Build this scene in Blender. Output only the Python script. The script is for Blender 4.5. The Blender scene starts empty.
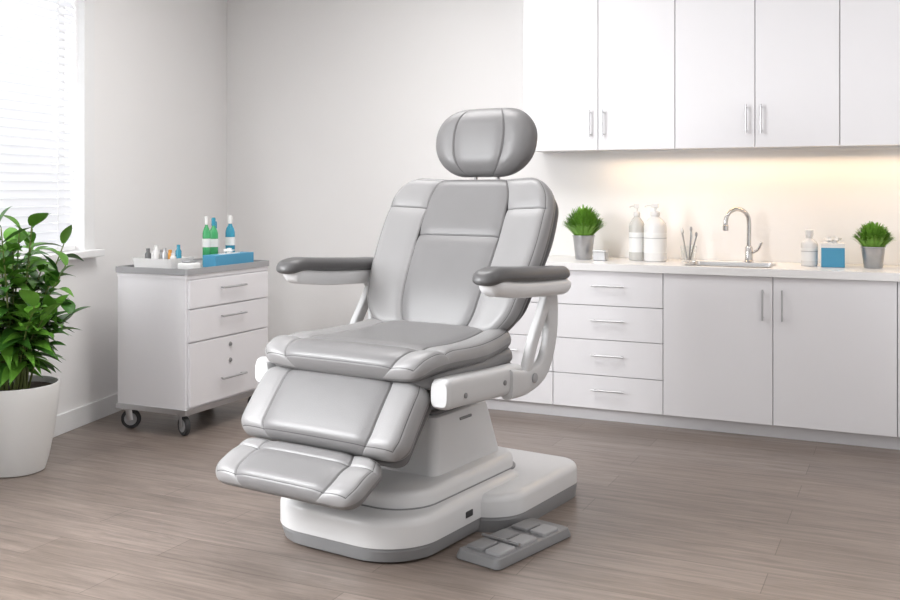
import bpy, bmesh, math, random
from mathutils import Vector, Matrix, noise
random.seed(7)
S=bpy.context.scene
S.view_settings.view_transform='Standard'
S.view_settings.look='None'
S.view_settings.exposure=0.07

# ------------------------------------------------------------ materials
def mat(name,col,rough=.5,metal=0,bump=0,bscale=200,spec=.5,var=0,vscale=3,trans=0,sss=0,coat=0,emit=None,estr=0,ior=1.45):
    m=bpy.data.materials.new(name); m.use_nodes=True
    nt=m.node_tree; b=nt.nodes['Principled BSDF']
    b.inputs['Base Color'].default_value=(*col,1); b.inputs['Roughness'].default_value=rough
    b.inputs['Metallic'].default_value=metal; b.inputs['Specular IOR Level'].default_value=spec
    b.inputs['Transmission Weight'].default_value=trans; b.inputs['IOR'].default_value=ior
    b.inputs['Coat Weight'].default_value=coat
    tc=nt.nodes.new('ShaderNodeTexCoord')
    n=nt.nodes.new('ShaderNodeTexNoise'); n.inputs['Scale'].default_value=vscale; n.inputs['Detail'].default_value=3
    nt.links.new(tc.outputs['Object'],n.inputs['Vector'])
    mx=nt.nodes.new('ShaderNodeMix'); mx.data_type='RGBA'
    v=max(var,.01)
    mx.inputs[6].default_value=(*[c*(1-v) for c in col],1); mx.inputs[7].default_value=(*[min(1,c*(1+v)) for c in col],1)
    nt.links.new(n.outputs['Fac'],mx.inputs[0]); nt.links.new(mx.outputs[2],b.inputs['Base Color'])
    if bump:
        n2=nt.nodes.new('ShaderNodeTexNoise'); n2.inputs['Scale'].default_value=bscale; n2.inputs['Detail'].default_value=4
        nt.links.new(tc.outputs['Object'],n2.inputs['Vector'])
        bp=nt.nodes.new('ShaderNodeBump'); bp.inputs['Strength'].default_value=bump; bp.inputs['Distance'].default_value=.003
        nt.links.new(n2.outputs['Fac'],bp.inputs['Height']); nt.links.new(bp.outputs['Normal'],b.inputs['Normal'])
    return m
M={}
M['wall']=mat('wall_paint',(.865,.853,.848),.85,bump=.05,bscale=150)
M['ceil']=mat('ceiling_paint',(.9,.9,.9),.9)
M['trim']=mat('trim_white',(.84,.84,.84),.5)
M['cab']=mat('cabinet_lacquer',(.80,.790,.812),.38)
M['carc']=mat('cabinet_gap',(.32,.31,.31),.7)
M['counter']=mat('quartz_counter',(.84,.83,.83),.25,var=.03,vscale=40)
M['steel']=mat('brushed_steel',(.55,.55,.56),.3,1,var=.05,vscale=60)
M['chrome']=mat('chrome',(.60,.58,.57),.15,1)
M['lea']=mat('leather_grey_lit',(.275,.270,.272),.38,bump=.16,bscale=260,var=.04,vscale=5)  # side-panel leather; the light falling on it is painted in as paler grey
M['lea2']=mat('leather_mid_grey',(.188,.184,.186),.38,bump=.16,bscale=260,var=.04,vscale=5)
M['lead']=mat('leather_dark_grey',(.100,.098,.099),.38,bump=.16,bscale=260,var=.04)
M['seam']=mat('seam_stitch',(.08,.078,.08),.6)
M['plas']=mat('white_plastic',(.70,.70,.705),.3,coat=.2)
M['plas2']=mat('white_plastic_shaded',(.57,.57,.575),.4)  # darker white plastic; shading of side frames and brackets put into the colour
M['gplas']=mat('grey_plastic',(.14,.14,.143),.45,bump=.1)
M['lgplas']=mat('light_grey_plastic',(.23,.23,.235),.4,bump=.1)
M['tray']=mat('tray_grey',(.36,.36,.37),.4)
M['dark']=mat('dark_rubber',(.04,.04,.042),.6)
M['leaf']=mat('leaf_green',(.105,.27,.03),.36,var=.45,vscale=9)
M['leaf2']=mat('leaf_dark_green',(.045,.15,.02),.36,var=.4,vscale=9)
M['grass']=mat('grass_green',(.17,.37,.045),.5,var=.4,vscale=30)
M['stem']=mat('plant_stem',(.16,.20,.06),.6,var=.3)
M['soil']=mat('soil',(.05,.035,.025),.9,bump=1,bscale=80,var=.5,vscale=50)
M['pot']=mat('white_ceramic',(.74,.74,.73),.35)
M['tin']=mat('zinc_pot',(.45,.45,.46),.35,.8,var=.15,vscale=25)
M['blue']=mat('blue_card',(.07,.30,.48),.5,var=.1)
M['bottle']=mat('white_bottle',(.76,.75,.74),.25)
M['clear']=mat('frosted_clear',(.72,.71,.68),.25,trans=.35)
M['glass']=mat('glass',(.95,.97,.97),.03,trans=1)
M['green']=mat('green_liquid',(.10,.55,.22),.2,trans=.4)
M['teal']=mat('teal_liquid',(.06,.42,.60),.2,trans=.4)
M['orange']=mat('orange_label',(.75,.35,.08),.5)
M['paper']=mat('paper_white',(.80,.80,.79),.8)
# blinds: translucent
m=bpy.data.materials.new('blind_slat'); m.use_nodes=True; nt=m.node_tree; b=nt.nodes['Principled BSDF']
b.inputs['Base Color'].default_value=(.85,.85,.87,1); b.inputs['Roughness'].default_value=.6
tr=nt.nodes.new('ShaderNodeBsdfTranslucent'); tr.inputs['Color'].default_value=(.82,.84,.88,1)
ms=nt.nodes.new('ShaderNodeMixShader'); ms.inputs[0].default_value=.4
nt.links.new(b.outputs[0],ms.inputs[1]); nt.links.new(tr.outputs[0],ms.inputs[2]); nt.links.new(ms.outputs[0],nt.nodes['Material Output'].inputs['Surface'])
M['slat']=m
# floor
m=bpy.data.materials.new('vinyl_plank_floor'); m.use_nodes=True; nt=m.node_tree; b=nt.nodes['Principled BSDF']
tc=nt.nodes.new('ShaderNodeTexCoord')
br=nt.nodes.new('ShaderNodeTexBrick'); br.offset=.37; br.inputs['Scale'].default_value=1
br.inputs['Brick Width'].default_value=1.25; br.inputs['Row Height'].default_value=.19; br.inputs['Mortar Size'].default_value=.0018; br.inputs['Mortar Smooth'].default_value=.3
br.inputs['Color1'].default_value=(.208,.166,.141,1); br.inputs['Color2'].default_value=(.258,.209,.181,1); br.inputs['Mortar'].default_value=(.12,.093,.077,1)
nt.links.new(tc.outputs['Object'],br.inputs['Vector'])
mp=nt.nodes.new('ShaderNodeMapping'); mp.inputs['Scale'].default_value=(1.6,22,1); nt.links.new(tc.outputs['Object'],mp.inputs['Vector'])
n=nt.nodes.new('ShaderNodeTexNoise'); n.inputs['Scale'].default_value=1.6; n.inputs['Detail'].default_value=8; n.inputs['Roughness'].default_value=.7; n.inputs['Distortion'].default_value=.6
nt.links.new(mp.outputs[0],n.inputs['Vector'])
cr=nt.nodes.new('ShaderNodeValToRGB'); cr.color_ramp.elements[0].position=.32; cr.color_ramp.elements[0].color=(.60,.588,.58,1); cr.color_ramp.elements[1].position=.68; cr.color_ramp.elements[1].color=(1.22,1.22,1.22,1)
nt.links.new(n.outputs['Fac'],cr.inputs[0])
mm=nt.nodes.new('ShaderNodeMix'); mm.data_type='RGBA'; mm.blend_type='MULTIPLY'; mm.inputs[0].default_value=1
nt.links.new(br.outputs['Color'],mm.inputs[6]); nt.links.new(cr.outputs[0],mm.inputs[7]); nt.links.new(mm.outputs[2],b.inputs['Base Color'])
b.inputs['Roughness'].default_value=.32
bp=nt.nodes.new('ShaderNodeBump'); bp.inputs['Strength'].default_value=.2; bp.inputs['Distance'].default_value=.002
nt.links.new(n.outputs['Fac'],bp.inputs['Height']); nt.links.new(bp.outputs['Normal'],b.inputs['Normal'])
M['floor']=m

# ------------------------------------------------------------ helpers
def empty(name,loc=(0,0,0),rz=0,parent=None):
    o=bpy.data.objects.new(name,None); S.collection.objects.link(o)
    o.location=loc; o.rotation_euler=(0,0,rz); o.empty_display_size=.1
    if parent: o.parent=parent
    return o
def obj(name,verts,faces,mats,parent=None,smooth=True,loc=(0,0,0),rot=(0,0,0),fm=None,sharp=35):
    me=bpy.data.meshes.new(name); me.from_pydata([tuple(v) for v in verts],[],faces)
    if not isinstance(mats,(list,tuple)): mats=[mats]
    for mm_ in mats: me.materials.append(mm_)
    if fm: 
        for i,p in enumerate(me.polygons): p.material_index=fm[i]
    bm=bmesh.new(); bm.from_mesh(me); bmesh.ops.recalc_face_normals(bm,faces=bm.faces)
    for f in bm.faces: f.smooth=smooth
    if smooth:
        for e in bm.edges:
            if len(e.link_faces)==2 and e.calc_face_angle(0)>math.radians(sharp): e.smooth=False
    bm.to_mesh(me); bm.free()
    o=bpy.data.objects.new(name,me); S.collection.objects.link(o)
    o.location=loc; o.rotation_euler=rot
    if parent: o.parent=parent
    return o
def box(name,x0,x1,y0,y1,z0,z1,m_,parent=None,bev=0,seg=2,loc=(0,0,0),rot=(0,0,0)):
    cx,cy,cz=(x0+x1)/2,(y0+y1)/2,(z0+z1)/2
    bm=bmesh.new(); bmesh.ops.create_cube(bm,size=1)
    for v in bm.verts: v.co=Vector((cx+v.co.x*(x1-x0),cy+v.co.y*(y1-y0),cz+v.co.z*(z1-z0)))
    if bev: bmesh.ops.bevel(bm,geom=list(bm.edges),offset=bev,segments=seg,profile=.5,affect='EDGES')
    me=bpy.data.meshes.new(name); bm.to_mesh(me); bm.free(); me.materials.append(m_)
    if bev:
        for p in me.polygons: p.use_smooth=seg>2
    o=bpy.data.objects.new(name,me); S.collection.objects.link(o); o.location=loc; o.rotation_euler=rot
    if parent: o.parent=parent
    return o
def lathe(name,prof,m_,parent=None,loc=(0,0,0),seg=32,rot=(0,0,0),sharp=35):
    V=[];F=[]
    for r,z in prof:
        for i in range(seg):
            a=2*math.pi*i/seg; V.append((r*math.cos(a),r*math.sin(a),z))
    for j in range(len(prof)-1):
        for i in range(seg):
            k=(i+1)%seg; F.append((j*seg+i,j*seg+k,(j+1)*seg+k,(j+1)*seg+i))
    F.append(tuple(range(seg))[::-1]); n0=(len(prof)-1)*seg; F.append(tuple(range(n0,n0+seg)))
    return obj(name,V,F,m_,parent,True,loc,rot,sharp=sharp)
def catmull(P,n=14):
    P=[Vector(p) for p in P]
    if len(P)==2: return [P[0].lerp(P[1],i/n) for i in range(n+1)]
    Q=[2*P[0]-P[1]]+P+[2*P[-1]-P[-2]]; out=[]
    for i in range(1,len(Q)-2):
        for k in range(n):
            t=k/n; a,b_,c_,d=Q[i-1],Q[i],Q[i+1],Q[i+2]
            out.append(.5*((2*b_)+(-a+c_)*t+(2*a-5*b_+4*c_-d)*t*t+(-a+3*b_-3*c_+d)*t**3))
    out.append(P[-1]); return out
def sweep(name,pts,rx,ry,m_,parent=None,side=None,n=10,seg=16,ex=2.0,taper=None,smoothpath=True,loc=(0,0,0),rot=(0,0,0)):
    C=catmull(pts,n) if smoothpath else [Vector(p) for p in pts]
    V=[];F=[];N=len(C)
    for i,p in enumerate(C):
        t=(C[min(i+1,N-1)]-C[max(i-1,0)]).normalized()
        sd=Vector(side) if side else (Vector((0,0,1)) if abs(t.z)<.9 else Vector((1,0,0)))
        sd=(sd-t*sd.dot(t)).normalized(); nn=t.cross(sd)
        k=taper(i/(N-1)) if taper else 1
        for j in range(seg):
            a=2*math.pi*(j+.5)/seg; cc,ss=math.cos(a),math.sin(a)
            V.append(p+sd*(rx*k*math.copysign(abs(cc)**(2/ex),cc))+nn*(ry*k*math.copysign(abs(ss)**(2/ex),ss)))
    for i in range(N-1):
        for j in range(seg):
            k=(j+1)%seg; F.append((i*seg+j,i*seg+k,(i+1)*seg+k,(i+1)*seg+j))
    F.append(tuple(range(seg))[::-1]); F.append(tuple(range((N-1)*seg,N*seg)))
    return obj(name,V,F,m_,parent,True,loc,rot,sharp=50)
def rr(a0,a1,b0,b1,r,n=8):
    if not isinstance(r,(list,tuple)): r=[r]*4   # order: (a1,b1),(a0,b1),(a0,b0),(a1,b0)
    out=[]
    for (cx,cy,sx,sy,st,ra) in ((a1,b1,-1,-1,0,r[0]),(a0,b1,1,-1,90,r[1]),(a0,b0,1,1,180,r[2]),(a1,b0,-1,1,270,r[3])):
        for i in range(n+1):
            a=math.radians(st+90*i/n); out.append((cx+sx*ra+ra*math.cos(a),cy+sy*ra+ra*math.sin(a)))
    return out
def stack(name,rings,m_,parent=None,sharp=35,fmz=None,loc=(0,0,0),rot=(0,0,0)):
    V=[];F=[];fm=[]
    L=None
    for (z,a0,a1,b0,b1,r) in rings:
        p=rr(a0,a1,b0,b1,r,12); L=len(p); V+=[(x,y,z) for x,y in p]
    for j in range(len(rings)-1):
        for i in range(L):
            k=(i+1)%L; F.append((j*L+i,j*L+k,(j+1)*L+k,(j+1)*L+i))
    F.append(tuple(range(L))[::-1]); n0=(len(rings)-1)*L; F.append(tuple(range(n0,n0+L)))
    return obj(name,V,F,m_,parent,True,loc,rot,sharp=sharp)
def soft(z0,z1,a0,a1,b0,b1,r,e,n=4):
    rl=list(r) if isinstance(r,(list,tuple)) else [r]*4
    R=[(z0,a0,a1,b0,b1,rl)]
    for i in range(n+1):
        t=math.pi/2*i/n; k=e*(1-math.cos(t)); R.append((z1-e+e*math.sin(t),a0+k,a1-k,b0+k,b1-k,[max(.002,q-k) for q in rl]))
    return R
def fq(q):
    q=max(0,min(1,q)); return math.sqrt(max(0,1-(1-q)**2))
def cushion(name,path,wfn,tt,tb,rs,re,rc,seams=(),cross=(),wing=0,crown=0.0,xc=None,mats=None,parent=None,a_off=0,gd=.006,gb=.008,edge=None):
    C=catmull(path,24); 
    cum=[0]
    for i in range(1,len(C)): cum.append(cum[-1]+(C[i]-C[i-1]).length)
    L=cum[-1]
    def at(s):
        s=max(0,min(L,s))
        for i in range(1,len(C)):
            if cum[i]>=s-1e-9:
                t=(s-cum[i-1])/max(1e-9,cum[i]-cum[i-1]); p=C[i-1].lerp(C[i],t); break
        i0=max(0,i-2); i1=min(len(C)-1,i+1); tg=(C[i1]-C[i0]).normalized()
        return p,tg
    D8=[.0013,.004,.007,.011,.017,.026]
    ss=set()
    for i in range(10):
        v=re*(1-math.cos(math.pi/2*i/9)); ss.add(v); ss.add(L-v)
    for i in range(1,32): 
        v=re+(L-2*re)*i/32; ss.add(v)
    def clean(vals,forced,lo,hi,tol):
        forced=sorted(set(v for v in forced if lo<v<hi))
        f2=[]
        for v in forced:
            if not f2 or v-f2[-1]>tol*.5: f2.append(v)
        free=[v for v in sorted(vals) if lo<v<hi and all(abs(v-f)>tol for f in f2)]
        allv=sorted([lo,hi]+f2+free); out=[allv[0]]
        for v in allv[1:-1]:
            if v-out[-1]>tol*.4 and hi-v>tol*.4: out.append(v)
        out.append(hi); return out
    fs=set()
    for c0 in cross:
        for d in D8: fs.add(c0[0]*L+d); fs.add(c0[0]*L-d)
    if edge:
        for e0 in (edge,L-edge):
            for d in D8[:3]: fs.add(e0+d); fs.add(e0-d)
    ss=clean(ss,fs,0,L,.0022)
    W=max(wfn(i/20) for i in range(21))
    xs=set()
    for i in range(10):
        v=rs/W*(1-math.cos(math.pi/2*i/9)); xs.add(-1+v); xs.add(1-v)
    for i in range(1,32): xs.add(-1+rs/W+(2-2*rs/W)*i/32)
    fx_=set()
    for c0 in seams:
        for d in D8: fx_.add(c0+d/W); fx_.add(c0-d/W)
    if edge:
        for d in D8[:3]:
            for sg in (-1,1): fx_.add(sg*(1-(edge+d)/W)); fx_.add(sg*(1-(edge-d)/W))
    xs=clean(xs,fx_,-1,1,.0022/W)
    def g(d): return gd*math.exp(-(d/.0035)**2)+gb*math.exp(-(d/.028)**2)
    V=[];F=[];fm=[]
    nx=len(xs); idx_t=[];idx_b=[]; SM=len(mats)
    for s in ss:
        p,tg=at(s); nb,nz=tg.y,-tg.x   # path vectors use (b,z) in x,y
        de=min(s,L-s)
        w=wfn(s/L)-rc*(1-fq(de/rc)); Fe=fq(de/re)
        rt=[];rb=[]
        for k,x in enumerate(xs):
            d=w*(1-abs(x)); Ff=fq(d/rs)*Fe
            h=tt+crown*(1-x*x)
            for c0 in seams: h-=g((x-c0)*W)
            for c0 in cross:
                if len(c0)==1 or (c0[1]<=x<=c0[2]): h-=g(s-c0[0]*L)
            if edge:
                dx_=W*(1-abs(x))
                if de>edge-.003: h-=gd*.3*math.exp(-((dx_-edge)/.0035)**2)
                if dx_>edge-.003: h-=gd*.3*math.exp(-((de-edge)/.0035)**2)
            wg=wing*abs(x)**3
            off=h*Ff+wg
            V.append((a_off+w*x,p.x+nb*off,p.y+nz*off)); rt.append(len(V)-1)
            if k in(0,nx-1) or de<1e-7: rb.append(rt[-1])
            else:
                off=-tb*Ff+wg
                V.append((a_off+w*x,p.x+nb*off,p.y+nz*off)); rb.append(len(V)-1)
        idx_t.append(rt); idx_b.append(rb)
    T=.0014
    for j in range(len(ss)-1):
        sm=(ss[j]+ss[j+1])/2; dem=min(sm,L-sm)
        for k in range(nx-1):
            F.append((idx_t[j][k],idx_t[j][k+1],idx_t[j+1][k+1],idx_t[j+1][k]))
            xm=(xs[k]+xs[k+1])/2; dxm=W*(1-abs(xm))
            mi=1 if (xc and abs(xm)<xc) else 0
            inner=(not edge) or (dxm>edge-.001 and dem>edge-.001)
            if inner:
                if any(abs(xm-c0)*W<T for c0 in seams): mi=SM
                if any(abs(sm-c0[0]*L)<T and (len(c0)==1 or c0[1]<=xm<=c0[2]) for c0 in cross): mi=SM
                if edge and (abs(dxm-edge)<T or abs(dem-edge)<T): mi=SM
            fm.append(mi)
            q=[idx_b[j][k],idx_b[j+1][k],idx_b[j+1][k+1],idx_b[j][k+1]]; q2=[]
            for v in q:
                if v not in q2: q2.append(v)
            if len(q2)>2: F.append(tuple(q2)); fm.append(2 if len(mats)>2 else 0)
    return obj(name,V,F,list(mats)+[M['seam']],parent,True,fm=fm,sharp=70)

# ------------------------------------------------------------ camera
cam=bpy.data.cameras.new('camera'); co=bpy.data.objects.new('camera',cam); S.collection.objects.link(co)
co.location=(0,0,1.33); co.rotation_euler=(math.radians(90),0,math.radians(24.94))
cam.sensor_width=36; cam.lens=40; cam.shift_y=-110/900; cam.clip_start=.05
S.camera=co

# ------------------------------------------------------------ room
CX,CY=-4.683,6.10
WA=math.atan2(-.9762,.2167)
BK=6.10; HC=2.95
box('floor',-6.5,3.2,-2.2,6.3,-.1,0,M['floor'])
box('ceiling',-6.5,3.2,-2.2,6.3,HC,HC+.1,M['ceil'])
box('wall_back',-4.95,3.2,BK,BK+.15,0,HC,M['wall'])
box('wall_right',3.0,3.15,-2.2,BK,0,HC,M['wall'])
wl=empty('wall_left',(CX,CY,0),WA)
w1=(1.90,3.45); w2=(4.0,5.9); zs0,zs1=.985,2.65
def wbox(n,t0,t1,z0,z1,y0=-.16,y1=0): box(n,t0,t1,y0,y1,z0,z1,M['wall'],wl)
wbox('panel_corner',-.04,w1[0],0,HC); wbox('panel_below_1',w1[0],w1[1],0,zs0); wbox('panel_above_1',w1[0],w1[1],zs1,HC)
wbox('panel_mid',w1[1],w2[0],0,HC); wbox('panel_below_2',w2[0],w2[1],0,zs0); wbox('panel_above_2',w2[0],w2[1],zs1,HC); wbox('panel_end',w2[1],8.2,0,HC)
def window(name,w,blinds):
    e=empty(name,(CX,CY,0),WA)
    a,b_=w
    box('casing_side_a',a-.10,a+.004,-.02,.022,zs0-.0,zs1+.09,M['trim'],e,.003)
    box('casing_side_b',b_-.004,b_+.10,-.02,.022,zs0,zs1+.09,M['trim'],e,.003)
    box('casing_head',a,b_,-.02,.022,zs1-.004,zs1+.09,M['trim'],e,.003)
    box('sill',a-.13,b_+.13,-.15,.07,zs0-.035,zs0+.004,M['trim'],e,.004)
    for nm,x0,x1,z0,z1 in (('frame_l',a,a+.05,zs0,zs1),('frame_r',b_-.05,b_,zs0,zs1),('frame_t',a,b_,zs1-.05,zs1),('frame_b',a,b_,zs0,zs0+.05),('mullion',(a+b_)/2-.025,(a+b_)/2+.025,zs0,zs1)):
        box(nm,x0,x1,-.15,-.11,z0,z1,M['trim'],e)
    if blinds:
        V=[];F=[]
        z=zs0+.05
        while z<zs1-.05:
            i=len(V); d=.0245; t=math.radians(58)
            prof=[]
            for k in range(5):
                q=-1+k/2; prof.append((-.045+q*d*math.cos(t),z-q*d*math.sin(t)+.003*(1-q*q)))
            for (y,zz) in prof: V+= [(a+.012,y,zz),(b_-.012,y,zz)]
            for k in range(4): F.append((i+2*k,i+2*k+1,i+2*k+3,i+2*k+2))
            z+=.046
        obj('blind_slats',V,F,M['slat'],e,True)
        box('blind_headrail',a+.01,b_-.01,-.075,-.02,zs1-.05,zs1-.002,M['trim'],e)
        box('blind_bottom_rail',a+.012,b_-.012,-.065,-.03,zs0+.01,zs0+.03,M['trim'],e)
        for q in (.12,.5,.88):
            x=a+(b_-a)*q; box('ladder_cord',x-.002,x+.002,-.024,-.022,zs0+.02,zs1-.04,M['trim'],e)
window('window_1',w1,True); window('added_window',w2,False)  # second window is unseen, added to let in more light
box('baseboard_left',.0,8.1,0,.016,0,.11,M['trim'],loc=(CX,CY,0),rot=(0,0,WA),bev=.003)
box('baseboard_back',CX+.02,-2.58,BK-.016,BK,0,.11,M['trim'],bev=.003)

# ------------------------------------------------------------ base cabinets
FY=5.55
sx0,sx1,sy0,sy1=-1.17,-.72,5.62,5.92
bc=empty('base_cabinets')
box('carcass_left',-2.56,sx0-.03,FY+.021,BK-.005,.075,.868,M['carc'],bc)
box('carcass_right',sx1+.03,1.3,FY+.021,BK-.005,.075,.868,M['carc'],bc)
box('carcass_front',sx0-.03,sx1+.03,FY+.021,FY+.03,.075,.868,M['carc'],bc)
box('carcass_floor',sx0-.03,sx1+.03,FY+.03,BK-.005,.075,.09,M['carc'],bc)
box('end_panel',-2.575,-2.56,FY,BK-.005,0,.868,M['cab'],bc)
box('toe_kick',-2.56,1.3,FY+.06,FY+.075,0,.078,M['cab'],bc)
def front(n,x0,x1,z0,z1,y=FY,p=bc): box(n,x0+.002,x1-.002,y,y+.02,z0+.002,z1-.002,M['cab'],p,.0015,1)
def hbar(n,x,z,L,y,p):
    sweep(n,[(x-L/2,y-.028,z),(x+L/2,y-.028,z)],.0045,.0045,M['steel'],p,smoothpath=False)
    for s in(-1,1): sweep(n+'_post',[(x+s*L*.42,y-.028,z),(x+s*L*.42,y+.001,z)],.004,.004,M['steel'],p,smoothpath=False,seg=8)
def vbar(n,x,z0,z1,y,p):
    sweep(n,[(x,y-.028,z0),(x,y-.028,z1)],.005,.005,M['steel'],p,smoothpath=False)
    for z in (z0+.015,z1-.015): sweep(n+'_post',[(x,y-.028,z),(x,y+.001,z)],.004,.004,M['steel'],p,smoothpath=False,seg=8)
for (x0,x1) in ((-2.56,-1.918),(-1.918,-1.273)):
    for i,(z0,z1) in enumerate(((.075,.268),(.268,.472),(.472,.668),(.668,.868))):
        front('drawer_front',x0,x1,z0,z1); hbar('drawer_handle',(x0+x1)/2+.01,(z0+z1)/2+.015,.19,FY,bc)
for (x0,x1,hs) in ((-1.273,-.686,1),(-.686,-.08,-1),(-.08,.52,1),(.52,1.12,-1)):
    front('door_front',x0,x1,.075,.868)
    hx=x1-.05 if hs>0 else x0+.05
    vbar('door_handle',hx,.635,.80,FY,bc)
front('filler',1.12,1.3,.075,.868)
# countertop with sink cutout
ct=empty('countertop')
zt0,zt1=.868,.91
box('slab_left',-2.60,sx0,FY-.02,BK-.004,zt0,zt1,M['counter'],ct)
box('slab_right',sx1,1.3,FY-.02,BK-.004,zt0,zt1,M['counter'],ct)
box('slab_front',sx0,sx1,FY-.02,sy0,zt0,zt1,M['counter'],ct)
box('slab_rear',sx0,sx1,sy1,BK-.004,zt0,zt1,M['counter'],ct)
# sink
sk=empty('kitchen_sink')
V=[];F=[]
rings=[(.9125,sx0-.012,sx1+.012,sy0-.012,sy1+.012,.04),(.9135,sx0+.003,sx1-.003,sy0+.003,sy1-.003,.035),(.905,sx0+.006,sx1-.006,sy0+.006,sy1-.006,.035),(.76,sx0+.02,sx1-.02,sy0+.02,sy1-.02,.05),(.74,sx0+.05,sx1-.05,sy0+.05,sy1-.05,.05)]
for (z,a0,a1,b0,b1,r) in rings:
    p=rr(a0,a1,b0,b1,r); L=len(p); V+=[(x,y,z) for x,y in p]
for j in range(len(rings)-1):
    for i in range(L): F.append((j*L+i,j*L+(i+1)%L,(j+1)*L+(i+1)%L,(j+1)*L+i))
F.append(tuple(range((len(rings)-1)*L,len(rings)*L)))
obj('basin',V,F,M['steel'],sk)
# faucet
fx,fy=-.873,5.985
fc=empty('sink_faucet',(fx,fy,.91))
lathe('base',[(.028,0),(.028,.008),(.023,.014),(.022,.085),(.016,.095)],M['chrome'],fc)
d=Vector((-.115,-.10,0))
sweep('spout',[(0,0,.06),(0,0,.14),(0,0,.235)]+[tuple(d*(.5-.5*math.cos(t))+Vector((0,0,.235+.075*math.sin(t)))) for t in (math.radians(q) for q in (30,60,90,120,150,180))]+[tuple(d+Vector((0,0,.205)))],.0125,.0125,M['chrome'],fc,n=6)
lathe('nozzle',[(.013,0),(.016,.003),(.016,.03),(.013,.034)],M['chrome'],fc,loc=tuple(d+Vector((0,0,.185))))
sweep('lever',[(.015,0,.055),(.05,-.01,.075),(.075,-.015,.12)],.008,.006,M['chrome'],fc)

# ------------------------------------------------------------ wall cabinets
UY=5.75
uc=empty('wall_cabinets')
xs=[-2.18,-1.706,-1.250,-.806,-.366,.085,.53,.98]
box('carcass',xs[0],xs[-1],UY+.021,BK-.005,1.585,2.72,M['cab'],uc)
box('gap_backing',xs[0]+.002,xs[-1],UY+.0205,UY+.024,1.58,2.7,M['carc'],uc)
box('bottom_panel',xs[0],xs[-1],UY+.021,BK-.005,1.572,1.585,M['cab'],uc)
for i in range(len(xs)-1):
    front('door_front',xs[i],xs[i+1],1.565,2.70,UY,uc)
    hx=xs[i+1]-.045 if i%2==0 else xs[i]+.035
    vbar('door_handle',hx,1.645,1.805,UY,uc)
box('led_housing',-1.75,.6,BK-.13,BK-.10,1.556,1.5725,M['trim'],uc)
for k,x in enumerate((-1.15,-.0)):
    la=bpy.data.lights.new('led_strip','AREA'); la.shape='RECTANGLE'; la.size=1.15; la.size_y=.02; la.energy=2.3; la.color=(1,.68,.37)
    lo=bpy.data.objects.new('led_strip',la); S.collection.objects.link(lo); lo.location=(x,BK-.115,1.553); lo.rotation_euler=(math.radians(-12),0,0); lo.parent=uc

# ------------------------------------------------------------ counter items
CZ=.9105
def grass_plant(name,x,y,z,ph,pr,R,H,n):
    e=empty(name,(x,y,z))
    lathe('pot',[(pr*.72,0),(pr*.76,.004),(pr*.98,ph-.008),(pr*1.04,ph-.006),(pr*1.04,ph),(pr*.93,ph),(pr*.9,ph-.012)],M['tin'],e)
    lathe('soil',[(pr*.85,ph-.03),(pr*.9,ph-.011)],M['soil'],e)
    V=[];F=[]
    for i in range(n):
        a=random.uniform(0,2*math.pi); el=random.random()**.42; 
        out=R*el*random.uniform(.85,1.03); top=(H)*(1-.55*el**2.6)*random.uniform(.75,1.02)
        r0=pr*.75*el; w=random.uniform(.0035,.006)
        dx,dy=math.cos(a),math.sin(a); px,py=-dy,dx
        b0=len(V)
        for k in range(6):
            t=k/5; r_=r0+(out-r0)*(1-(1-t)**1.3); zz=ph-.012+top*(1-(1-t)**1.9)-.15*el**2*top*t**3
            ww=w*(1-t**4)+.0005
            V.append((dx*r_+px*ww,dy*r_+py*ww,zz)); V.append((dx*r_-px*ww,dy*r_-py*ww,zz))
        for k in range(5): F.append((b0+2*k,b0+2*k+1,b0+2*k+3,b0+2*k+2))
    obj('foliage',V,F,M['grass'],e)
grass_plant('potted_grass_plant',-1.825,5.85,CZ,.145,.066,.160,.20,640)
grass_plant('potted_grass_plant.001',-.205,5.85,CZ,.115,.062,.128,.155,560)
e=empty('small_metal_box',(-1.70,5.78,CZ)); box('body',-.038,.038,-.03,.03,0,.05,M['tin'],e,.004); box('lid',-.041,.041,-.033,.033,.05,.062,M['steel'],e,.004)
def pump_bottle(name,x,y,r,h,m_,rz=0,pump=True):
    e=empty(name,(x,y,CZ),rz)
    lathe('body',[(r*.9,0),(r,.006),(r,h*.60),(r*.93,h*.66),(r*.6,h*.73),(r*.36,h*.77),(r*.34,h*.80)],m_,e)
    lathe('collar',[(r*.4,h*.79),(r*.42,h*.795),(r*.42,h*.85),(r*.3,h*.86)],M['bottle'],e)
    if pump:
        lathe('stem',[(r*.12,h*.85),(r*.12,h*.93)],M['bottle'],e,seg=12)
        box('pump_head',-r*.35,r*.28,-r*.2,r*.2,h*.93,h,M['bottle'],e,.003)
        sweep('nozzle',[(0,0,h*.965),(-r*.7,0,h*.97),(-r*.95,0,h*.94)],.005,.005,M['bottle'],e,n=4,seg=8)
    else: lathe('cap',[(r*.5,h*.84),(r*.5,h*.99),(r*.42,h)],M['bottle'],e)
    lathe('label',[(r*1.006,h*.15),(r*1.006,h*.5)],M['paper'],e)
    lathe('label_text',[(r*1.012,h*.40),(r*1.012,h*.40+.004)],M['tin'],e)
pump_bottle('soap_pump_bottle',-1.505,5.88,.046,.335,M['clear'],.3)
pump_bottle('soap_pump_bottle.001',-1.385,5.84,.066,.34,M['bottle'],.1)
pump_bottle('lotion_bottle',-.530,5.85,.044,.20,M['bottle'],0,False)
pump_bottle('soap_pump_bottle.002',-.020,5.84,.045,.20,M['bottle'],.2)
e=empty('glass_tumbler',(-1.195,5.86,CZ))
lathe('glass',[(.036,0),(.040,.004),(.046,.095),(.043,.095),(.037,.012)],M['glass'],e)
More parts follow.
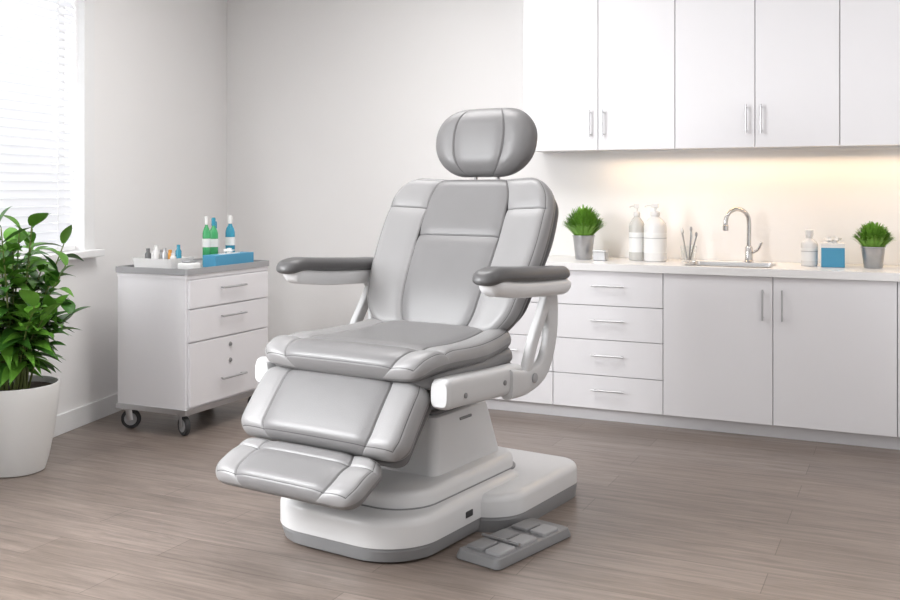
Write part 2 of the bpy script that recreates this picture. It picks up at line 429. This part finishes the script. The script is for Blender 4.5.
for k in range(5):
    a=k*1.3; sweep('brush',[(.01*math.cos(a),.01*math.sin(a),.015),(.045*math.cos(a),.035*math.sin(a),.15+.008*k)],.004,.004,M['steel' if k%2 else 'tray'],e,smoothpath=False,seg=8)
    lathe('brush_tip',[(.004,0),(.008,.008),(.007,.022),(.003,.028)],M['paper' if k%2 else 'tray'],e,loc=(.045*math.cos(a),.035*math.sin(a),.148+.008*k),seg=10)
e=empty('tissue_box',(-.408,5.85,CZ),.08); box('carton',-.06,.06,-.06,.06,0,.125,M['blue'],e,.003)
box('top_panel',-.061,.061,-.061,.061,.105,.130,M['bottle'],e,.002)
def tissue(parent,z,s=1):
    V=[];F=[];n=10
    for i in range(n+1):
        for j in range(5):
            u=(i/n-.5); v=j/4
            V.append((u*.07*s*(.5+.9*v),.012*s*math.sin(u*14)*(v+.2)+.008*math.sin(9*v),z+v*.04*s*(1-.5*abs(u)*2*.6)))
    for i in range(n):
        for j in range(4): F.append((i*5+j,(i+1)*5+j,(i+1)*5+j+1,i*5+j+1))
    obj('tissue',V,F,M['paper'],parent)
tissue(e,.128)

# ------------------------------------------------------------ cart
cx0,cx1,cy0,cy1=-4.03,-3.55,4.27,5.01
ca=empty('medical_cart')
stack('body',[(.145,cx0,cx1,cy0,cy1,.006),(.855,cx0,cx1,cy0,cy1,.006)],M['cab'],ca)
stack('bottom_frame',[(.118,cx0-.008,cx1+.010,cy0-.008,cy1+.008,.012),(.146,cx0-.008,cx1+.010,cy0-.008,cy1+.008,.012)],M['steel'],ca)
stack('top_tray',[(.872,cx0-.012,cx1+.018,cy0-.012,cy1+.012,.02),(.905,cx0-.012,cx1+.018,cy0-.012,cy1+.012,.02),(.905,cx0-.002,cx1+.008,cy0-.002,cy1+.002,.015),(.893,cx0-.002,cx1+.008,cy0-.002,cy1+.002,.015)],M['tray'],ca)
stack('top_tray_neck',[(.850,cx0-.004,cx1+.010,cy0-.004,cy1+.004,.012),(.873,cx0-.004,cx1+.010,cy0-.004,cy1+.004,.012)],M['cab'],ca)
zz=[.155,.505,.685,.845]; hz=[.275,.625,.785]
for i in range(3):
    box('drawer_front',cx1,cx1+.018,cy0+.012,cy1-.012,zz[i]+.004,zz[i+1]-.004,M['cab'],ca,.002,1)
    zc=hz[i]
    y=(cy0+cy1)/2
    sweep('drawer_handle',[(cx1+.045,y-.11,zc),(cx1+.045,y+.11,zc)],.006,.006,M['steel'],ca,smoothpath=False)
    for s in(-.09,.09): sweep('handle_post',[(cx1+.045,y+s,zc),(cx1+.017,y+s,zc)],.004,.004,M['steel'],ca,smoothpath=False,seg=8)
for z in (.365,.455): lathe('lock',[(.013,0),(.013,.004),(.009,.008)],M['lgplas'],ca,loc=(cx1+.018,cy0+.36,z),rot=(0,math.pi/2,0),seg=18)
for i,(x,y) in enumerate(((cx0+.05,cy0+.04),(cx1-.05,cy0+.04),(cx0+.05,cy1-.05),(cx1-.05,cy1-.05))):
    yaw=[.5,-.4,.3,.8][i]
    c=empty('caster',(x,y,0),yaw,ca)
    lathe('tyre',[(.030,-.014),(.050,-.013),(.054,-.007),(.054,.007),(.050,.013),(.030,.014)],M['dark'],c,loc=(.01,0,.054),rot=(math.pi/2,0,0))
    lathe('hub',[(.034,-.0155),(.036,-.012),(.036,.012),(.034,.0155)],M['tray'],c,loc=(.01,0,.054),rot=(math.pi/2,0,0))
    lathe('axle',[(.008,-.022),(.008,.022)],M['steel'],c,loc=(.01,0,.054),rot=(math.pi/2,0,0),seg=12)
    for s in(-1,1): sweep('fork',[(.01,s*.02,.048),(.0,s*.02,.115)],.018,.0025,M['steel'],c,side=(1,0,0),smoothpath=False)
    box('fork_top',-.03,.03,-.024,.024,.106,.119,M['steel'],c,.003)
sweep('push_handle',[(cx0+.1,cy1+.0,.84),(cx0+.1,cy1+.05,.86),(cx1-.1,cy1+.05,.86),(cx1-.1,cy1,.84)],.008,.008,M['steel'],ca,n=6)
TZ=.8935
def vial(name,x,y,r,h,m_,cap):
    e=empty(name,(x,y,TZ))
    lathe('body',[(r*.9,0),(r,.004),(r,h*.66),(r*.8,h*.73),(r*.4,h*.8),(r*.4,h*.84)],m_,e,seg=20)
    lathe('cap',[(r*.48,h*.83),(r*.48,h*.97),(r*.38,h)],cap,e,seg=16)
    lathe('label',[(r*1.01,h*.38),(r*1.01,h*.55)],M['paper'],e,seg=20)
vial('disinfectant_bottle',-3.70,4.63,.022,.285,M['green'],M['bottle'])
vial('disinfectant_bottle.001',-3.72,4.72,.026,.275,M['green'],M['teal'])
vial('disinfectant_bottle.002',-3.70,4.85,.028,.285,M['teal'],M['bottle'])
vial('disinfectant_bottle.003',-3.78,4.81,.024,.25,M['bottle'],M['teal'])
e=empty('glove_box',(-3.61,4.72,TZ),0); box('carton',-.045,.045,-.18,.18,0,.068,M['blue'],e,.003); 
stack('opening',[(.0675,-.02,.02,-.09,.09,.018),(.0695,-.02,.02,-.09,.09,.018)],M['paper'],e)
tissue(e,.069,.8)
e=empty('instrument_tray',(-3.87,4.45,TZ))
stack('tray',[(0,-.12,.14,-.10,.10,.02),(.055,-.13,.15,-.11,.11,.025),(.055,-.124,.144,-.104,.104,.022),(.006,-.114,.134,-.094,.094,.018)],M['bottle'],e)
for k in range(8):
    x=-.095+.030*k; h=[.085,.10,.09,.12,.09,.105,.12,.08][k]
    lathe('jar',[(.013,.006),(.017,.01),(.017,.006+h*.7),(.010,.006+h*.8),(.010,.006+h)],[M['bottle'],M['gplas'],M['steel'],M['bottle'],M['orange'],M['tin'],M['teal'],M['bottle']][k],e,loc=(x,(-1)**k*.04,0),seg=16)
e=empty('gauze_pack',(-3.635,4.40,TZ),.1); box('stack',-.05,.05,-.04,.04,0,.035,M['paper'],e,.008,3); box('top_pad',-.03,.03,-.03,.03,.035,.05,M['tin'],e,.006,3)

# ------------------------------------------------------------ big plant
PX,PY=-3.875,3.433
pl=empty('potted_ficus_plant',(PX,PY,0))
lathe('pot',[(.125,0),(.135,.004),(.152,.06),(.180,.20),(.197,.33),(.203,.405),(.201,.415),(.191,.415),(.187,.40),(.185,.385)],M['pot'],pl,seg=56)
lathe('soil',[(.181,.36),(.185,.386)],M['soil'],pl)
V=[];F=[];fm=[]
def wall_x(Y): return -4.09-.222*(Y-3.43)
def leaf(p,dirv,L,W,droop,mi,retry=True):
    dirv=dirv.normalized(); up=Vector((0,0,1)); side=dirv.cross(up)
    if side.length<.05: side=Vector((1,0,0))
    side.normalize(); roll=random.uniform(-.5,.5); 
    nn=side.cross(dirv).normalized(); side=(side*math.cos(roll)+nn*math.sin(roll)); 
    pts=[];n=7
    for k in range(n+1):
        t=k/n; c0=p+dirv*(L*t)+Vector((0,0,-droop*L*t*t)); w=W*math.sin(math.pi*min(1,t*.93+.07)**.85)*(1-.15*t)
        if k==n: w=.0005
        pts.append((c0-side*w+nn*w*.3,c0,c0+side*w+nn*w*.3))
    bad=False
    for tr_ in pts:
        for q in tr_:
            if PX+q.x < wall_x(PY+q.y)+.045: bad=True
            if math.hypot(q.x,q.y)<.215 and q.z<.43: return
    if bad:
        if retry: leaf(p,Vector((abs(dirv.x)+.2,dirv.y,dirv.z+.2)),L,W,droop,mi,False)
        return
    i0=len(V)
    for tr_ in pts: V.extend(tr_)
    for k in range(n):
        for j in range(2):
            F.append((i0+3*k+j,i0+3*k+j+1,i0+3*k+3+j+1,i0+3*k+3+j)); fm.append(mi)
for k in range(21):
    a=k*2.4; rr_=.05+.05*random.random(); ex=random.uniform(.10,.27); h=[1.19,.96,1.05,.76,1.13,.84,.98,.68,.80,1.07][k%10]+random.uniform(-.05,.03)
    if k==0: ex=.05
    base=Vector((rr_*.7*math.cos(a),rr_*.7*math.sin(a),.385)); top=Vector((ex*math.cos(a)+.06,ex*math.sin(a),h))
    if PX+top.x<wall_x(PY+top.y)+.12: top.x+=.18
    mid=(base+top)/2+Vector((random.uniform(-.02,.02),random.uniform(-.02,.02),.03)); mid.x*=.8; mid.y*=.8
    sweep('stem',[base,mid,top],.006,.006,M['stem'],pl,n=5,seg=8,taper=lambda t:1-.5*t)
    C=catmull([base,mid,top],10); n=len(C)
    for q in range(14):
        t=.27+.73*q/13; p=C[min(n-1,int(t*(n-1)))]
        az=q*2.4+k; el=random.uniform(-.1,.5)+.7*t**4
        dv=Vector((math.cos(az)*math.cos(el),math.sin(az)*math.cos(el),math.sin(el)))
        leaf(p,dv,random.uniform(.14,.215)*(1.05-.2*t),random.uniform(.028,.042),random.uniform(.15,.6),random.choice((0,0,1)))
obj('leaves',V,F,[M['leaf'],M['leaf2']],pl,True,fm=fm,sharp=80)

# ------------------------------------------------------------ CHAIR
ch=empty('treatment_chair',(-1.928,3.150,0),math.radians(-8.05))
# base
RR=(.11,.11,.16,.16)
stack('base_skirt_rear',[(0,-.445,.445,.47,1.17,RR),(.048,-.45,.45,.465,1.175,RR),(.060,-.445,.445,.47,1.17,RR)],M['lgplas'],ch)
stack('base_plate_rear',soft(.060,.145,-.45,.45,.465,1.175,RR,.03),M['plas'],ch)
FR=(.05,.05,.21,.21)
stack('base_skirt_front',[(.010,-.340,.328,-.03,.80,FR),(.048,-.350,.335,-.037,.80,FR),(.060,-.345,.330,-.033,.80,FR)],M['lgplas'],ch)
stack('base_platform',soft(.060,.165,-.353,.338,-.04,.82,FR,.035),M['plas'],ch)
SR=(.12,.12,.17,.17)
stack('base_step',[(.12,-.30,.29,.07,.92,SR)]+soft(.15,.225,-.292,.282,.08,.91,SR,.03),M['plas'],ch)
stack('base_step_groove',[(.160,-.299,.289,.069,.921,SR),(.167,-.299,.289,.069,.921,SR)],M['lgplas'],ch)
for (x,y) in ((-.22,.12),(.22,.12),(-.33,1.05),(.33,1.05)): lathe('levelling_foot',[(.022,0),(.022,.014)],M['dark'],ch,loc=(x,y,0),seg=16)
box('side_port',.333,.341,.36,.41,.085,.11,M['dark'],ch,.003)
# pedestal
stack('pedestal',[(.20,-.215,.215,.33,.86,.04),(.235,-.208,.208,.34,.855,.04),(.42,-.170,.170,.405,.82,.035),(.432,-.166,.166,.41,.815,.03),(.437,-.156,.156,.42,.805,.025)],M['plas'],ch)
stack('pedestal_collar',[(.436,-.145,.145,.43,.795,.02),(.452,-.145,.145,.43,.795,.02)],M['gplas'],ch)
stack('lift_column',[(.45,-.115,.115,.45,.74,.02),(.56,-.115,.115,.45,.74,.02)],M['lgplas'],ch)
stack('upper_collar',[(.485,-.17,.17,.38,.80,.03),(.50,-.175,.175,.375,.805,.03),(.545,-.175,.175,.375,.805,.03)],M['plas'],ch)
box('release_tab',.166,.178,.575,.665,.395,.407,M['lgplas'],ch,.003)
box('seat_frame',-.33,.33,.10,.74,.545,.625,M['gplas'],ch,.015,3)
# side frames & arm supports
for sg in (-1,1):
    A=.420*sg
    n='left' if sg<0 else 'right'
    sweep('side_frame_'+n,[(A,.052,.615),(A,.16,.612),(A,.36,.602),(A,.58,.594)],.042,.054,M['plas2'],ch,side=(1,0,0),ex=4,seg=28,taper=lambda t:1-.22*max(0,1-t/.08)**2)
    for q in (.16,.44): lathe('bolt',[(.010,0),(.010,.004),(.007,.006)],M['lgplas'],ch,loc=(A+sg*.042,q,.60),rot=(0,sg*math.pi/2,0),seg=16)
    A2=.45*sg
    sweep('arm_bracket_rear_'+n,[(A2,.48,.585),(A2,.62,.575),(A2,.76,.61),(A2,.83,.73),(A2,.83,.87),(A2,.79,.965)],.022,.048,M['plas2'],ch,side=(1,0,0),ex=4,seg=20,taper=lambda t:1.2-.35*math.sin(math.pi*t))
    sweep('arm_bracket_front_'+n,[(A2,.82,.93),(A2,.76,.83),(A2,.68,.72),(A2,.62,.60)],.018,.026,M['plas2'],ch,side=(1,0,0),ex=4,seg=16)
    lathe('pivot_cap_'+n,[(.020,0),(.020,.004),(.016,.007)],M['tray'],ch,loc=(.472*sg,.66,.585),rot=(0,sg*math.pi/2,0),seg=28)
    A3=.480*sg
    cushion('arm_shell_'+n,[(.89,.944),(.80,.948),(.50,.962),(.27,.987)],lambda t:.058-.010*t,.024,.044,.03,.07,.045,mats=[M['plas']],parent=ch,a_off=A3)
    cushion('arm_pad_'+n,[(.88,.985),(.75,.988),(.45,1.005),(.33,1.012),(.230,.996)],lambda t:.060-.004*t+.008*math.sin(math.pi*t),.034,.022,.035,.05,.055,mats=[M['lead']],parent=ch,a_off=A3)
# seat
cushion('seat_base_cushion',[(.70,.665),(.45,.655),(.20,.652),(.045,.640)],lambda t:.385+.012*math.sin(math.pi*t),.035,.025,.03,.04,.09,mats=[M['lea2']],parent=ch)
cushion('seat_cushion',[(.74,.72),(.55,.698),(.35,.692),(.17,.698),(.07,.692),(.015,.655)],lambda t:.355+.05*min(1,t*2.2)-.012*max(0,t-.7),.050,.035,.055,.055,.10,seams=(-.68,.68),cross=((.80,),),crown=.012,wing=.012,xc=.68,mats=[M['lea'],M['lea2'],M['lea2']],parent=ch,edge=.022)
# back
BW=lambda t:.380+.060*math.sin(math.pi*min(1,.12+t*.72))-.062*t**2
cushion('back_shell',[(1.085,1.33),(.96,1.11),(.85,.94),(.76,.72)],lambda t:BW(t)-.02,.03,.035,.04,.04,.13,mats=[M['lead']],parent=ch,wing=.02)
cushion('backrest_cushion',[(1.025,1.368),(.945,1.21),(.845,1.03),(.755,.87),(.69,.70)],BW,.058,.055,.06,.06,.14,seams=(-.49,.49),cross=((.40,-.49,.49),(.22,-1,-.49),(.22,.49,1)),crown=.012,wing=.035,xc=.49,mats=[M['lea'],M['lea2'],M['lead']],parent=ch,edge=.024)
# headrest
cushion('headrest_cushion',[(1.105,1.702),(1.085,1.625),(1.065,1.53),(1.045,1.388)],lambda t:.256+.012*math.sin(math.pi*t)-.015*t,.062,.06,.08,.09,.15,seams=(-.50,.50),crown=.010,xc=.50,mats=[M['lea2'],M['lea2'],M['lead']],parent=ch,gb=.005)
for s in(-.06,.06): sweep('headrest_post',[(s,1.10,1.50),(s,1.075,1.31)],.008,.008,M['steel'],ch,smoothpath=False)
# leg rest and foot rest
cushion('legrest_cushion',[(.10,.625),(.04,.565),(-.03,.48),(-.090,.400)],lambda t:.385+.005*t,.058,.04,.055,.05,.07,seams=(-.64,.64),crown=.012,xc=.64,mats=[M['lea'],M['lea2'],M['lea2']],parent=ch,a_off=-.012,edge=.022)
cushion('legrest_shell',[(.15,.575),(.08,.51),(.01,.43),(-.04,.365)],lambda t:.34,.02,.03,.03,.03,.05,mats=[M['gplas']],parent=ch)
cushion('footrest_cushion',[(-.085,.385),(-.15,.355),(-.22,.322),(-.285,.285)],lambda t:.330+.006*t,.042,.042,.05,.05,.07,seams=(-.64,.64),cross=((.30,),),crown=.008,xc=.64,mats=[M['lea'],M['lea2'],M['lea2']],parent=ch,a_off=-.022,edge=.02)
box('footrest_bracket',-.12,.12,-.10,.08,.33,.40,M['gplas'],ch,.01)

# ------------------------------------------------------------ foot pedal
fp=empty('foot_pedal_control',(-1.350,3.480,0),math.radians(-15.2))
stack('pedal_base',[(.004,-.10,.10,-.235,.235,.02),(.012,-.10,.10,-.235,.235,.02),(.034,-.092,.092,-.228,.228,.02),(.036,-.088,.088,-.224,.224,.018)],M['lgplas'],fp)
stack('pedal_skirt',[(0,-.096,.096,-.23,.23,.02),(.006,-.096,.096,-.23,.23,.02)],M['dark'],fp)
for k,y in enumerate((-.15,-.02,.12)):
    stack('pedal_key',soft(.034,.048,-.075,.0,y-.05,y+.05,.01,.006),M['lgplas'],fp)
    stack('pedal_key',soft(.034,.048,.010,.08,y-.05,y+.05,.01,.006),M['tray'],fp)
sweep('pedal_bar',[(-.085,-.09,.052),(.085,-.09,.052)],.006,.006,M['steel'],fp,smoothpath=False)

# ------------------------------------------------------------ lights
w=bpy.data.worlds.new('world'); S.world=w; w.use_nodes=True
bg=w.node_tree.nodes['Background']; bg.inputs[0].default_value=(.97,.985,1,1); bg.inputs[1].default_value=1.03
def area(name,loc,target,sx,sy,e,col=(1,1,1)):
    la=bpy.data.lights.new(name,'AREA'); la.shape='RECTANGLE'; la.size=sx; la.size_y=sy; la.energy=e; la.color=col
    o=bpy.data.objects.new(name,la); S.collection.objects.link(o); o.location=loc
    o.rotation_euler=(Vector(target)-Vector(loc)).to_track_quat('-Z','Y').to_euler(); return o
def wp(t,y,z):
    c_,s_=math.cos(WA),math.sin(WA); return (CX+c_*t-s_*y,CY+s_*t+c_*y,z)
area('daylight_window_1',wp(2.67,-.55,2.0),wp(2.67,1.0,1.4),1.6,1.7,6,(.97,.985,1))
area('daylight_added_window',wp(4.95,-.55,2.1),wp(4.6,2.0,1.0),1.9,1.8,300,(.97,.985,1))  # key light through the added, unseen window
area('added_ceiling_fill',(-2.4,4.2,HC-.02),(-2.4,4.2,0),1.4,1.0,38,(1,.99,.98))  # overhead fill lamps, added to brighten the room; no fixture seen
area('added_ceiling_fill.001',(.6,3.6,HC-.02),(.6,3.6,0),1.2,1.2,20,(1,.99,.98))
